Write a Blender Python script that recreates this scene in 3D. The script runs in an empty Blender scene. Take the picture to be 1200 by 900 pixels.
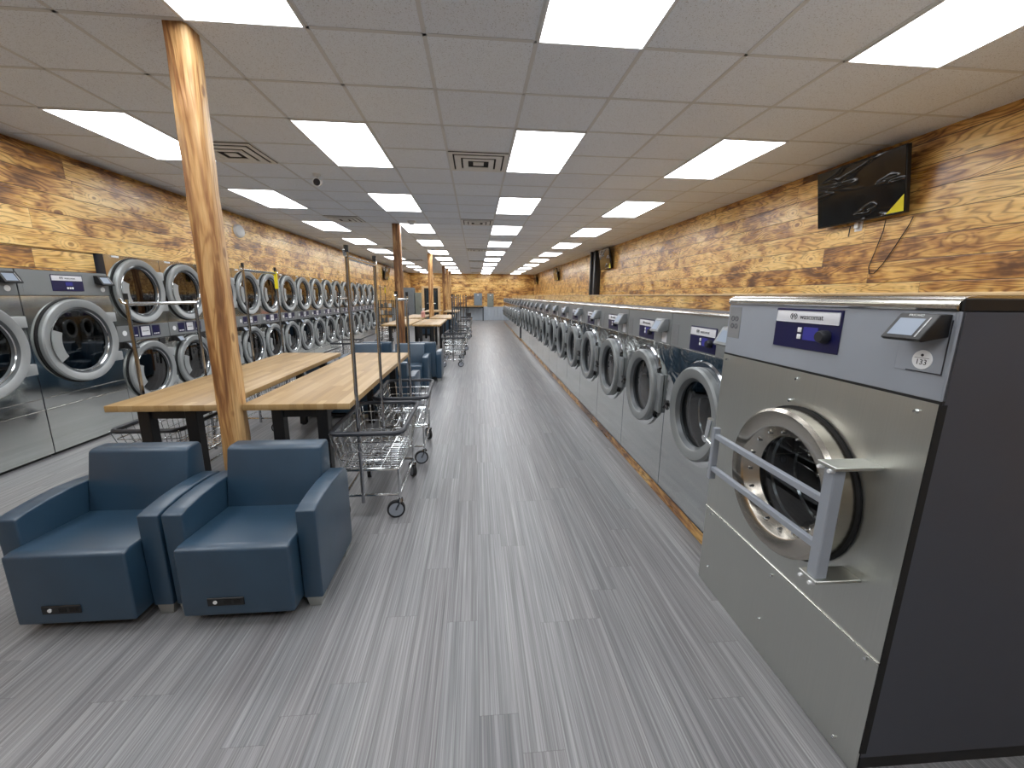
import bpy, bmesh, math, random
from mathutils import Vector, Matrix
random.seed(7)
sc = bpy.context.scene
COL = sc.collection
R = math.radians
T = .6096

# ------------------------------------------------------------------ mesh helpers
def mat_of(M):
    return M if M is not None else Matrix.Identity(4)

def append(bm, tmp, M=None, mat=0):
    if M is not None:
        tmp.transform(M)
    for f in tmp.faces:
        f.material_index = mat
    me = bpy.data.meshes.new('tmp')
    tmp.to_mesh(me); tmp.free()
    bm.from_mesh(me)
    bpy.data.meshes.remove(me)

def box(bm, x0, x1, y0, y1, z0, z1, bev=0, seg=2, mat=0, M=None, open_front=False):
    t = bmesh.new()
    bmesh.ops.create_cube(t, size=1)
    for v in t.verts:
        v.co = Vector(((x0+x1)/2+v.co.x*(x1-x0), (y0+y1)/2+v.co.y*(y1-y0), (z0+z1)/2+v.co.z*(z1-z0)))
    if bev:
        bmesh.ops.bevel(t, geom=list(t.edges), offset=bev, segments=seg, affect='EDGES', profile=.5)
    if open_front:
        fs = [f for f in t.faces if f.normal.y < -.9]
        bmesh.ops.delete(t, geom=fs, context='FACES')
    append(bm, t, M, mat)

def cyl(bm, p0, p1, r0, r1=None, seg=12, mat=0, caps=True, M=None):
    r1 = r0 if r1 is None else r1
    p0, p1 = Vector(p0), Vector(p1)
    d = p1-p0
    t = bmesh.new()
    bmesh.ops.create_cone(t, cap_ends=caps, segments=seg, radius1=r0, radius2=r1, depth=d.length)
    q = d.to_track_quat('Z', 'Y').to_matrix().to_4x4()
    t.transform(Matrix.Translation((p0+p1)/2) @ q)
    append(bm, t, M, mat)

def tube(bm, pts, r, seg=6, mat=0, closed=False, M=None):
    pts = [Vector(p) for p in pts]
    n = len(pts)
    t = bmesh.new()
    rings = []
    prev = None
    for i, p in enumerate(pts):
        if closed:
            d = (pts[(i+1) % n]-pts[i-1]).normalized()
        else:
            d = (pts[min(i+1, n-1)]-pts[max(i-1, 0)]).normalized()
        if prev is None:
            a = d.orthogonal().normalized()
        else:
            a = (prev-d*prev.dot(d))
            a = a.normalized() if a.length > 1e-6 else d.orthogonal().normalized()
        prev = a
        b = d.cross(a)
        rings.append([t.verts.new(p+(a*math.cos(2*math.pi*k/seg)+b*math.sin(2*math.pi*k/seg))*r) for k in range(seg)])
    m = n if closed else n-1
    for i in range(m):
        A, B = rings[i], rings[(i+1) % n]
        for k in range(seg):
            t.faces.new((A[k], A[(k+1) % seg], B[(k+1) % seg], B[k]))
    if not closed:
        t.faces.new(rings[0][::-1]); t.faces.new(rings[-1])
    bmesh.ops.recalc_face_normals(t, faces=t.faces)
    append(bm, t, M, mat)

def lathe(bm, prof, cx, cz, seg=40, mat=0, a0=0, a1=360, M=None):
    """profile of (radius, y) revolved about the axis through (cx, *, cz) along Y"""
    t = bmesh.new()
    full = abs(a1-a0) >= 360
    n = seg if full else seg+1
    rings = []
    for k in range(n):
        a = R(a0+(a1-a0)*k/seg)
        rings.append([t.verts.new((cx+r*math.cos(a), y, cz+r*math.sin(a))) for r, y in prof])
    for k in range(seg):
        A, B = rings[k], rings[(k+1) % n]
        for j in range(len(prof)-1):
            try:
                t.faces.new((A[j], A[j+1], B[j+1], B[j]))
            except ValueError:
                pass
    bmesh.ops.remove_doubles(t, verts=t.verts, dist=1e-6)
    bmesh.ops.recalc_face_normals(t, faces=t.faces)
    append(bm, t, M, mat)

def disc(bm, cx, cz, r, y, seg=40, mat=0, bulge=0, M=None):
    prof = [(r*k/6, y+bulge*(1-(k/6)**2)) for k in range(7)]
    lathe(bm, prof, cx, cz, seg, mat, M=M)

def holed(bm, x0, x1, z0, z1, cx, cz, r, y, seg=48, mat=0, th=.0):
    """front plate in the XZ plane with a round hole"""
    t = bmesh.new()
    inn, out = [], []
    angs = sorted(set([2*math.pi*k/seg for k in range(seg)] +
                      [math.atan2(zz-cz, xx-cx) % (2*math.pi) for xx in (x0, x1) for zz in (z0, z1)]))
    for a in angs:
        c, s = math.cos(a), math.sin(a)
        inn.append(t.verts.new((cx+r*c, y, cz+r*s)))
        k = min([((x1 if c > 0 else x0)-cx)/c if abs(c) > 1e-9 else 1e9, ((z1 if s > 0 else z0)-cz)/s if abs(s) > 1e-9 else 1e9])
        out.append(t.verts.new((cx+k*c, y, cz+k*s)))
    n = len(angs)
    for i in range(n):
        j = (i+1) % n
        t.faces.new((inn[i], inn[j], out[j], out[i]))
    bmesh.ops.recalc_face_normals(t, faces=t.faces)
    for f in t.faces:
        if f.normal.y > 0:
            f.normal_flip()
    append(bm, t, None, mat)

def prism(bm, pts, h0, h1, axis='X', bev=0, mat=0, M=None):
    """polygon (a,b) extruded from h0 to h1 along axis (X: a=y b=z, Y: a=x b=z, Z: a=x b=y)"""
    t = bmesh.new()
    def mk(a, b, h):
        return {'X': (h, a, b), 'Y': (a, h, b), 'Z': (a, b, h)}[axis]
    A = [t.verts.new(mk(a, b, h0)) for a, b in pts]
    B = [t.verts.new(mk(a, b, h1)) for a, b in pts]
    t.faces.new(A); t.faces.new(B[::-1])
    n = len(pts)
    for i in range(n):
        t.faces.new((A[i], B[i], B[(i+1) % n], A[(i+1) % n]))
    bmesh.ops.recalc_face_normals(t, faces=t.faces)
    if bev:
        bmesh.ops.bevel(t, geom=list(t.edges), offset=bev, segments=3, affect='EDGES', profile=.5)
    append(bm, t, M, mat)

def link(name, me, parent=None):
    o = bpy.data.objects.new(name, me)
    COL.objects.link(o)
    if parent is not None:
        o.parent = parent
    return o

def obj(name, bm, mats, parent=None, smooth=35):
    me = bpy.data.meshes.new(name)
    bm.to_mesh(me); bm.free()
    for m in (mats if isinstance(mats, (list, tuple)) else [mats]):
        me.materials.append(m)
    if smooth:
        me.shade_smooth()
        me.set_sharp_from_angle(angle=R(smooth))
    return link(name, me, parent)

def NB():
    return bmesh.new()

def tag(o, label=None, cat=None, group=None, kind=None):
    if label: o['label'] = label
    if cat: o['category'] = cat
    if group: o['group'] = group
    if kind: o['kind'] = kind
    return o

def thing(name, label, cat, loc=(0, 0, 0), rz=0, group=None):
    o = bpy.data.objects.new(name, None)
    COL.objects.link(o)
    o.empty_display_size = .1
    o.location = loc
    o.rotation_euler = (0, 0, rz)
    return tag(o, label, cat, group)

KIDS = {}
def kids(o):
    if o.name not in KIDS:
        KIDS[o.name] = [c for c in bpy.data.objects if c.parent == o]
    return KIDS[o.name]

def dup(o, parent=None):
    c = o.copy()
    COL.objects.link(c)
    if parent is not None:
        c.parent = parent
    for k in kids(o):
        dup(k, c)
    return c

def place(proto, first, loc, rz, label, group=None):
    o = proto if first else dup(proto)
    o.location = loc
    o.rotation_euler = (0, 0, rz)
    o['label'] = label
    if group: o['group'] = group
    return o

def text(body, size, name, mat, parent, M, extrude=.0006, align='CENTER'):
    cu = bpy.data.curves.new('txt', 'FONT')
    cu.body = body; cu.size = size; cu.extrude = extrude
    cu.align_x = align; cu.align_y = 'CENTER'; cu.resolution_u = 3
    o = bpy.data.objects.new('txt', cu)
    COL.objects.link(o)
    bpy.context.view_layer.update()
    dg = bpy.context.evaluated_depsgraph_get()
    me = bpy.data.meshes.new_from_object(o.evaluated_get(dg))
    bpy.data.objects.remove(o); bpy.data.curves.remove(cu)
    me.transform(M)
    me.name = name
    me.materials.clear(); me.materials.append(mat)
    return link(name, me, parent)

# writing on a front that faces -Y: text x -> x, text y -> z
def FRONT(x, y, z, tilt=0):
    return Matrix.Translation((x, y, z)) @ Matrix.Rotation(R(90-tilt), 4, 'X')

# ------------------------------------------------------------------ materials
def lin(c):
    c = [v/255 for v in c]
    return tuple(v/12.92 if v <= .04045 else ((v+.055)/1.055)**2.4 for v in c)+(1,)

class G:
    def __init__(s, name):
        s.m = bpy.data.materials.new(name)
        s.m.use_nodes = True
        s.nt = s.m.node_tree
        s.bs = s.nt.nodes['Principled BSDF']
        s.out = s.nt.nodes['Material Output']
    def put(s, sock, v):
        if hasattr(v, 'is_linked'):
            s.nt.links.new(v, sock)
        elif v is not None:
            sock.default_value = v
    def node(s, typ, ins=(), out=0, **kw):
        n = s.nt.nodes.new(typ)
        for k, v in kw.items():
            setattr(n, k, v)
        for k, v in (ins.items() if isinstance(ins, dict) else enumerate(ins)):
            s.put(n.inputs[k], v)
        return n.outputs[out]
    def m_(s, op, a, b=None, c=None, clamp=False):
        n = s.nt.nodes.new('ShaderNodeMath'); n.operation = op; n.use_clamp = clamp
        for i, v in enumerate((a, b, c)):
            if v is not None: s.put(n.inputs[i], v)
        return n.outputs[0]
    def xyz(s, v):
        n = s.nt.nodes.new('ShaderNodeSeparateXYZ'); s.put(n.inputs[0], v)
        return n.outputs
    def vec(s, x, y, z):
        return s.node('ShaderNodeCombineXYZ', (x, y, z))
    def coord(s, which='Object'):
        return s.node('ShaderNodeTexCoord', out=which)
    def noise(s, v, scale=1, detail=3, rough=.55, dist=0):
        return s.node('ShaderNodeTexNoise', {'Vector': v, 'Scale': scale, 'Detail': detail, 'Roughness': rough, 'Distortion': dist})
    def white(s, v):
        return s.node('ShaderNodeTexWhiteNoise', {'Vector': v}, out='Value')
    def ramp(s, f, stops, interp='LINEAR'):
        n = s.nt.nodes.new('ShaderNodeValToRGB')
        cr = n.color_ramp; cr.interpolation = interp
        while len(cr.elements) < len(stops): cr.elements.new(.5)
        for e, (p, c) in zip(cr.elements, stops):
            e.position = p; e.color = c if len(c) == 4 else tuple(c)+(1,)
        s.put(n.inputs[0], f)
        return n.outputs[0]
    def mr(s, f, a, b, c=0., d=1.):
        return s.node('ShaderNodeMapRange', (f, a, b, c, d))
    def mix(s, f, a, b, bt='MIX'):
        n = s.nt.nodes.new('ShaderNodeMix'); n.data_type = 'RGBA'; n.blend_type = bt
        s.put(n.inputs[0], f); s.put(n.inputs[6], a); s.put(n.inputs[7], b)
        return n.outputs[2]
    def bump(s, h, strength=.2, dist=.01):
        return s.node('ShaderNodeBump', {'Height': h, 'Strength': strength, 'Distance': dist})
    def fin(s, **kw):
        names = {'base': 'Base Color', 'rough': 'Roughness', 'metal': 'Metallic', 'normal': 'Normal', 'spec': 'Specular IOR Level',
                 'coat': 'Coat Weight', 'coatr': 'Coat Roughness', 'emit': 'Emission Color', 'estr': 'Emission Strength', 'aniso': 'Anisotropic'}
        for k, v in kw.items():
            s.put(s.bs.inputs[names[k]], v)
        return s.m

def plain(name, rgb, rough=.5, metal=0., var=.06, scale=6., spec=.5, coat=0.):
    """uniform stuff with a faint mottling"""
    g = G(name)
    c = lin(rgb)
    n = g.noise(g.coord(), scale, 3)
    dark = tuple(v*(1-var) for v in c[:3])+(1,)
    lite = tuple(min(1, v*(1+var)) for v in c[:3])+(1,)
    g.fin(base=g.mix(g.mr(n, .3, .7), dark, lite), rough=g.mr(n, .3, .7, rough*.92, min(1, rough*1.08)), metal=metal, spec=spec, coat=coat)
    return g.m

def boards(name, along, ph=.19, plen=3.8, light=1.0, burn=0.):
    """scorched pine boards laid along world axis `along`, stacked in z"""
    g = G(name)
    p = g.xyz(g.node('ShaderNodeNewGeometry', out='Position'))
    L = p[along]; z = p[2]
    v = g.m_('DIVIDE', z, ph)
    row = g.m_('FLOOR', v); fv = g.m_('FRACT', v)
    off = g.white(g.vec(row, 3.7, 1.1))
    u = g.m_('ADD', g.m_('DIVIDE', L, plen), g.m_('MULTIPLY', off, 7.))
    colu = g.m_('FLOOR', u); fu = g.m_('FRACT', u)
    rnd = g.white(g.vec(row, colu, 5.3))
    rnd2 = g.white(g.vec(colu, row, 9.1))
    # grain field, stretched along the board
    gl = g.m_('ADD', L, g.m_('MULTIPLY', rnd, 37.))
    gz = g.m_('ADD', z, g.m_('MULTIPLY', rnd2, 11.))
    f1 = g.noise(g.vec(g.m_('MULTIPLY', gl, 1.1), g.m_('MULTIPLY', gz, 7.), rnd), 1., 2, .5, .35)
    rings = g.m_('SINE', g.m_('MULTIPLY', f1, 95.))
    fine = g.noise(g.vec(g.m_('MULTIPLY', gl, 6.), g.m_('MULTIPLY', gz, 130.), rnd), 1., 3, .6)
    # knots
    vn = g.nt.nodes.new('ShaderNodeTexVoronoi')
    g.put(vn.inputs['Vector'], g.vec(g.m_('MULTIPLY', gl, 2.1), g.m_('MULTIPLY', gz, 3.6), rnd))
    vn.inputs['Scale'].default_value = 1.
    kd = vn.outputs['Distance']
    knot = g.mr(kd, .105, .07)
    halo = g.mr(kd, .33, .08)
    rings2 = g.m_('SINE', g.m_('MULTIPLY', kd, 85.))
    ringm = g.m_('ADD', g.m_('MULTIPLY', rings, g.m_('SUBTRACT', 1., halo)), g.m_('MULTIPLY', rings2, halo))
    # scorch: torch sweeps across the boards, broken up by the grain
    b1 = g.noise(g.vec(g.m_('MULTIPLY', gl, 2.4), g.m_('MULTIPLY', gz, 3.6), g.m_('MULTIPLY', rnd, 9.)), 1., 3, .55, .5)
    b2 = g.noise(g.vec(g.m_('MULTIPLY', gl, 3.2), g.m_('MULTIPLY', gz, 26.), rnd2), 1., 4, .65, .6)
    b3 = g.noise(g.vec(g.m_('MULTIPLY', L, .55), g.m_('MULTIPLY', z, 1.3), 4.), 1., 2, .5)
    bias = g.m_('MULTIPLY', g.m_('SUBTRACT', rnd2, .5), .10)
    bsum = g.m_('ADD', g.m_('ADD', g.m_('MULTIPLY', b1, .58), g.m_('MULTIPLY', b2, .27)), g.m_('ADD', bias, g.m_('MULTIPLY', b3, .15)))
    bsum = g.m_('ADD', bsum, g.m_('MULTIPLY', ringm, .022))
    bsum = g.m_('SUBTRACT', bsum, g.m_('MULTIPLY', g.m_('MULTIPLY', halo, g.m_('SUBTRACT', 1., knot)), .075))
    bsum = g.m_('ADD', bsum, burn)
    c = g.ramp(bsum, [(.39, lin((242, 206, 134))), (.49, lin((224, 178, 102))), (.56, lin((180, 128, 68))), (.63, lin((112, 76, 42))), (.76, lin((52, 34, 23)))])
    c = g.mix(g.m_('MULTIPLY', g.m_('POWER', g.mr(ringm, -.2, 1.), 2.5), .5), c, lin((96, 58, 30)))
    c = g.mix(g.mr(fine, .45, .8, 0., .4), c, lin((110, 70, 38)))
    c = g.mix(g.m_('MULTIPLY', knot, .7), c, lin((112, 68, 36)))
    e1 = g.m_('MINIMUM', fv, g.m_('SUBTRACT', 1., fv))
    e2 = g.m_('MULTIPLY', g.m_('MINIMUM', fu, g.m_('SUBTRACT', 1., fu)), plen/ph)
    gap = g.m_('MAXIMUM', g.mr(e1, .024, .008), g.mr(e2, .02, .006, 0., .45))
    c = g.mix(g.m_('MULTIPLY', gap, .88), c, lin((28, 18, 12)))
    c = g.mix(1., c, (light,)*3+(1,), 'MULTIPLY')
    h = g.m_('SUBTRACT', g.m_('MULTIPLY', ringm, .12), g.m_('MULTIPLY', gap, 2.))
    g.fin(base=c, rough=g.mr(b2, .3, .7, .24, .38), normal=g.bump(h, .3, .003), spec=.55)
    return g.m

def timber(name, axis=2, tone=1., burn=0.):
    """squared post with scorched faces, grain along local axis"""
    g = G(name)
    co = g.xyz(g.coord())
    oi = g.node('ShaderNodeObjectInfo', out='Random')
    a = [co[0], co[1], co[2]]
    L = a.pop(axis)
    l = g.m_('ADD', L, g.m_('MULTIPLY', oi, 13.))
    f1 = g.noise(g.vec(g.m_('MULTIPLY', a[0], 8.), g.m_('MULTIPLY', a[1], 8.), g.m_('MULTIPLY', l, .7)), 1., 3, .5, .5)
    rings = g.m_('SINE', g.m_('MULTIPLY', f1, 70.))
    vn = g.nt.nodes.new('ShaderNodeTexVoronoi')
    g.put(vn.inputs['Vector'], g.vec(g.m_('MULTIPLY', a[0], 9.), g.m_('MULTIPLY', a[1], 9.), g.m_('MULTIPLY', l, 4.5)))
    vn.inputs['Scale'].default_value = 1.
    kd = vn.outputs['Distance']
    knot = g.mr(kd, .17, .10)
    b1 = g.noise(g.vec(g.m_('MULTIPLY', a[0], 11.), g.m_('MULTIPLY', a[1], 11.), g.m_('MULTIPLY', l, 1.1)), 1., 4, .62, .5)
    bs = g.m_('ADD', g.m_('ADD', b1, g.m_('MULTIPLY', rings, .025)), burn)
    c = g.ramp(bs, [(.38, lin((222, 184, 130))), (.52, lin((200, 154, 98))), (.62, lin((150, 102, 60))), (.76, lin((80, 50, 30)))])
    c = g.mix(g.m_('MULTIPLY', g.m_('POWER', g.mr(rings, -.2, 1.), 2.), .34), c, lin((140, 92, 50)))
    fine = g.noise(g.vec(g.m_('MULTIPLY', a[0], 120.), g.m_('MULTIPLY', a[1], 120.), g.m_('MULTIPLY', l, 3.)), 1., 3, .6)
    c = g.mix(g.mr(fine, .45, .75, 0., .35), c, lin((130, 86, 48)))
    c = g.mix(g.m_('MULTIPLY', knot, .7), c, lin((120, 74, 38)))
    c = g.mix(1., c, (tone,)*3+(1,), 'MULTIPLY')
    g.fin(base=c, rough=.5, normal=g.bump(g.m_('ADD', rings, g.m_('MULTIPLY', knot, 2.)), .25, .003))
    return g.m

def butcher(name):
    """glued staves running along local Y"""
    g = G(name)
    co = g.xyz(g.coord())
    sw, sl = .042, .62
    r = g.m_('FLOOR', g.m_('DIVIDE', co[0], sw)); fr = g.m_('FRACT', g.m_('DIVIDE', co[0], sw))
    o = g.white(g.vec(r, 2.2, 1.))
    u = g.m_('ADD', g.m_('DIVIDE', co[1], sl), g.m_('MULTIPLY', o, 5.))
    cc = g.m_('FLOOR', u)
    rnd = g.white(g.vec(r, cc, 4.))
    gr = g.noise(g.vec(g.m_('MULTIPLY', co[0], 90.), g.m_('ADD', g.m_('MULTIPLY', co[1], 3.), g.m_('MULTIPLY', rnd, 30.)), g.m_('MULTIPLY', co[2], 60.)), 1., 3, .6)
    f = g.m_('ADD', g.m_('MULTIPLY', rnd, .6), g.m_('MULTIPLY', gr, .4))
    c = g.ramp(f, [(.1, lin((142, 113, 72))), (.45, lin((164, 134, 89))), (.75, lin((177, 149, 106))), (.95, lin((155, 125, 82)))])
    line = g.mr(g.m_('MINIMUM', fr, g.m_('SUBTRACT', 1., fr)), .05, .0)
    c = g.mix(g.m_('MULTIPLY', line, .25), c, lin((140, 98, 56)))
    g.fin(base=c, rough=.42)
    return g.m

def vinyl_floor():
    g = G('vinyl_plank_floor')
    p = g.xyz(g.node('ShaderNodeNewGeometry', out='Position'))
    pw, pl = .15, 1.22
    a = g.m_('DIVIDE', p[0], pw)
    r = g.m_('FLOOR', a); fr = g.m_('FRACT', a)
    o = g.white(g.vec(r, 7.7, 1.))
    u = g.m_('ADD', g.m_('DIVIDE', p[1], pl), g.m_('MULTIPLY', o, 6.))
    cc = g.m_('FLOOR', u); fu = g.m_('FRACT', u)
    rnd = g.white(g.vec(r, cc, 2.))
    rnd2 = g.white(g.vec(cc, r, 8.))
    y = g.m_('ADD', p[1], g.m_('MULTIPLY', rnd, 43.))
    x = g.m_('ADD', p[0], g.m_('MULTIPLY', rnd2, 3.))
    s1 = g.noise(g.vec(g.m_('MULTIPLY', x, 150.), g.m_('MULTIPLY', y, .9), rnd), 1., 4, .65)
    s2 = g.noise(g.vec(g.m_('MULTIPLY', x, 40.), g.m_('MULTIPLY', y, .7), rnd), 1., 3, .6)
    s3 = g.noise(g.vec(g.m_('MULTIPLY', x, 420.), g.m_('MULTIPLY', y, 3.), rnd), 1., 2, .6)
    f = g.m_('ADD', g.m_('ADD', g.m_('MULTIPLY', s1, .5), g.m_('MULTIPLY', s2, .3)), g.m_('MULTIPLY', s3, .2))
    f = g.m_('ADD', f, g.m_('MULTIPLY', g.m_('SUBTRACT', rnd2, .5), .03))
    c = g.ramp(f, [(.34, lin((68, 68, 70))), (.45, lin((102, 102, 104))), (.53, lin((126, 126, 128))), (.66, lin((166, 166, 166)))])
    c = g.mix(.22, c, g.mix(rnd, lin((140, 136, 139)), lin((134, 137, 142))))
    e = g.m_('MINIMUM', g.m_('MINIMUM', fr, g.m_('SUBTRACT', 1., fr)), g.m_('MULTIPLY', g.m_('MINIMUM', fu, g.m_('SUBTRACT', 1., fu)), pl/pw))
    gap = g.mr(e, .012, .004)
    c = g.mix(g.m_('MULTIPLY', gap, .35), c, lin((60, 58, 58)))
    g.fin(base=c, rough=g.mr(s1, .3, .7, .31, .45), normal=g.bump(g.m_('SUBTRACT', s1, gap), .12, .002), spec=.45)
    return g.m

def ceiling_tile():
    g = G('acoustic_tile')
    p = g.node('ShaderNodeNewGeometry', out='Position')
    n = g.noise(p, 170., 2, .5)
    n2 = g.noise(p, 420., 1, .5)
    q = g.xyz(p)
    rnd = g.white(g.vec(g.m_('FLOOR', g.m_('SUBTRACT', g.m_('DIVIDE', q[0], T), .567)), g.m_('FLOOR', g.m_('SUBTRACT', g.m_('DIVIDE', q[1], T), .276)), 1.))
    spk = g.m_('MAXIMUM', g.mr(n, .60, .68), g.mr(n2, .66, .74, 0., .7))
    c = g.mix(rnd, lin((233, 240, 250)), lin((239, 246, 255)))
    c = g.mix(g.m_('MULTIPLY', spk, .5), c, lin((120, 112, 104)))
    g.fin(base=c, rough=.9, normal=g.bump(g.m_('MULTIPLY', spk, -1.), .4, .003), spec=.2)
    return g.m

def steel(name, rgb, rough=.12, wav=0., brush=0., vertical=False, wscale=5., upper=False):
    g = G(name)
    co = g.coord()
    q = g.xyz(co)
    if vertical:
        st = g.noise(g.vec(g.m_('MULTIPLY', q[0], 260.), g.m_('MULTIPLY', q[1], 260.), g.m_('MULTIPLY', q[2], 3.)), 1., 2)
    else:
        st = g.noise(g.vec(g.m_('MULTIPLY', q[0], 3.), g.m_('MULTIPLY', q[1], 3.), g.m_('MULTIPLY', q[2], 260.)), 1., 2)
    big = g.noise(co, wscale, 1, .4, .4)
    if upper:
        big = g.noise(co, wscale, 2, .5, 1.2)
        big = g.m_('MULTIPLY', big, g.mr(q[2], .7, 1.05, .12, 1.))
    c = lin(rgb)
    base = g.mix(g.mr(st, .3, .7), tuple(v*(1-.1*brush) for v in c[:3])+(1,), tuple(min(1, v*(1+.1*brush)) for v in c[:3])+(1,))
    h = g.m_('ADD', g.m_('MULTIPLY', big, wav), g.m_('MULTIPLY', st, .004*brush))
    g.fin(base=base, metal=1., rough=g.mr(st, .3, .7, rough*(1-.25*brush), rough*(1+.25*brush)), normal=g.bump(h, .5, .02))
    return g.m

def glass(name, tint, refl=1.0, base=.05):
    g = G(name)
    fc = g.node('ShaderNodeLayerWeight', {'Blend': .5}, out='Facing')
    fr = g.m_('POWER', fc, 4.)
    tr = g.node('ShaderNodeBsdfTransparent', (tint,))
    gl = g.node('ShaderNodeBsdfGlossy', {'Color': (refl,)*3+(1,), 'Roughness': .02})
    mx = g.node('ShaderNodeMixShader', (g.m_('ADD', g.m_('MULTIPLY', fr, .8), base, clamp=True), tr, gl))
    g.nt.links.new(mx, g.out.inputs[0])
    return g.m

def glow(name, rgb, s):
    g = G(name)
    g.fin(base=lin((30, 34, 60)), emit=tuple(rgb)+(1,), estr=s, rough=.4)
    return g.m

def leather():
    g = G('blue_vinyl_upholstery')
    co = g.coord()
    n = g.noise(co, 260., 2, .6)
    b = g.noise(co, 4., 2)
    c = g.mix(g.mr(b, .3, .7), lin((31, 57, 77)), lin((37, 65, 87)))
    g.fin(base=c, rough=.42, normal=g.bump(n, .12, .001), spec=.6, coat=.4, coatr=.34)
    return g.m

def film(name):
    """black screen still under loose wrinkled protective film"""
    g = G(name)
    co = g.xyz(g.coord())
    n = g.noise(g.vec(g.m_('MULTIPLY', co[0], 1.6), co[1], g.m_('MULTIPLY', co[2], 6.)), 1., 2, .4, .4)
    rdg = g.m_('POWER', g.m_('SUBTRACT', 1., g.m_('ABSOLUTE', g.m_('SINE', g.m_('MULTIPLY', n, 8.)))), 5.)
    g.fin(base=lin((9, 10, 12)), rough=.12, spec=.45, normal=g.bump(rdg, .55, .02), coat=.1)
    return g.m

M = {}
M['floor'] = vinyl_floor()
M['tile'] = ceiling_tile()
M['grid'] = plain('grid_white', (214, 217, 220), .6, var=.02)
M['wallY'] = boards('scorched_boards_side', 1)
M['wallL'] = boards('scorched_boards_left', 1, .177)
M['wallX'] = boards('scorched_boards_end', 0, burn=.01)
M['ledge'] = boards('scorched_boards_ledge', 1, .16, 2.4, 1.05, -.05)
M['curb'] = boards('scorched_boards_curb', 1, .14, 1.9, .85, .06)
M['cap'] = plain('pine_cap', (206, 176, 132), .5, var=.12, scale=9)
M['paint'] = plain('plain_wall_paint', (190, 186, 180), .7)
M['post'] = timber('pine_timber', 2, .95, .015)
M['postdark'] = timber('scorched_timber', 2, .8, .14)
M['butcher'] = butcher('butcher_block')
M['black'] = plain('black_powder_coat', (20, 20, 22), .45)
M['rubber'] = plain('black_rubber', (24, 24, 26), .65)
M['bumper'] = plain('dark_grey_bumper', (44, 47, 54), .45)
M['chrome'] = steel('bright_chrome', (222, 225, 226), .14)
M['dchrome'] = steel('smoky_chrome', (172, 174, 178), .14)
M['mirror'] = steel('polished_steel_front', (194, 197, 196), .10, wav=.9, brush=.3, wscale=5., upper=True)
M['dryerfront'] = steel('polished_dryer_front', (222, 225, 221), .09, wav=.10, brush=.3, wscale=3.)
M['brushed'] = steel('brushed_steel', (196, 198, 193), .40, wav=.02, brush=.3, vertical=True)
M['silver'] = steel('silver_edge', (214, 212, 206), .22)
M['ring'] = plain('silver_painted_ring', (158, 162, 163), .4, metal=.25)
M['ringgrey'] = plain('grey_painted_ring', (128, 132, 133), .4, metal=.25)
M['ringdark'] = plain('dark_grey_ring', (84, 88, 91), .35, metal=.4)
M['ringsteel'] = steel('satin_steel_ring', (186, 180, 170), .24, brush=.5)
M['greypanel'] = plain('grey_painted_panel', (126, 130, 132), .4, metal=.2, var=.03)
M['palepanel'] = plain('pale_grey_panel', (142, 148, 157), .42, var=.03)
M['sidegrey'] = plain('charcoal_side', (64, 67, 76), .5, var=.04)
M['drum'] = steel('drum_steel', (62, 64, 67), .34, brush=.5)
M['dryerdrum'] = plain('dryer_drum', (46, 50, 52), .4, metal=.6)
M['glass'] = glass('door_glass', (.30, .32, .33, 1), base=.045)
M['dryerglass'] = glass('dryer_door_glass', (.10, .12, .125, 1), base=.11)
M['pane'] = glass('window_glass', (.6, .64, .66, 1))
M['blue'] = plain('navy_display', (17, 19, 66), .3, var=.08)
M['white'] = plain('white_plastic', (226, 228, 230), .4, var=.02)
M['label'] = plain('white_label', (214, 215, 220), .45, var=.02)
M['ink'] = plain('black_ink', (22, 24, 34), .5)
M['grey'] = plain('etched_grey', (122, 124, 127), .45)
M['lcd'] = glow('blue_lcd', (.03, .025, .42), .4)
M['touch'] = glow('reader_screen', (.40, .47, .56), .7)
M['diffuser'] = glow('lamp_diffuser', (.96, .98, 1.), 10.8)
M['upholstery'] = leather()
M['film'] = film('wrapped_screen')
M['yellow'] = plain('yellow_tag', (220, 205, 20), .5)
M['locker'] = plain('grey_locker', (108, 116, 124), .45, var=.05)
M['cabinet'] = plain('sage_grey_cabinet', (120, 126, 120), .5)
M['electric'] = plain('electric_panel_grey', (112, 126, 138), .45)
M['tin'] = plain('galvanized_sheet', (176, 186, 198), .4, metal=.2, var=.03)
M['pink'] = plain('pink_liquid', (206, 150, 142), .3)
M['vent'] = plain('vent_white', (226, 226, 224), .5)
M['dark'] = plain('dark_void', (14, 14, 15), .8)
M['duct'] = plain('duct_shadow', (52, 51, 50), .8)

# ------------------------------------------------------------------ room
XL, XR, YN, YF, H = -4.10, 3.79, -3.2, 27.5, 2.926
def struct(name, bm, m, parent=None, smooth=0):
    o = obj(name, bm, m, parent, smooth)
    if parent is None:
        o['kind'] = 'structure'
    return o

b = NB(); box(b, XL-.6, XR+.1, YN-.1, YF+.1, -.1, 0); struct('floor', b, M['floor'])
b = NB(); box(b, XL-.6, XR+.1, YN-.1, YF+.1, H, H+.1); ceil = struct('ceiling', b, M['tile'])
b = NB()
i = -8
while (i+.567)*T < XR:
    x = (i+.567)*T
    if x > XL: box(b, x-.012, x+.012, YN, YF, H-.003, H+.002)
    i += 1
r = -9
while (r+4.276)*T < YF:
    y = (r+4.276)*T
    if y > YN: box(b, XL, XR, y-.012, y+.012, H-.003, H+.002)
    r += 1
struct('ceiling_grid', b, M['grid'], ceil)

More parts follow.
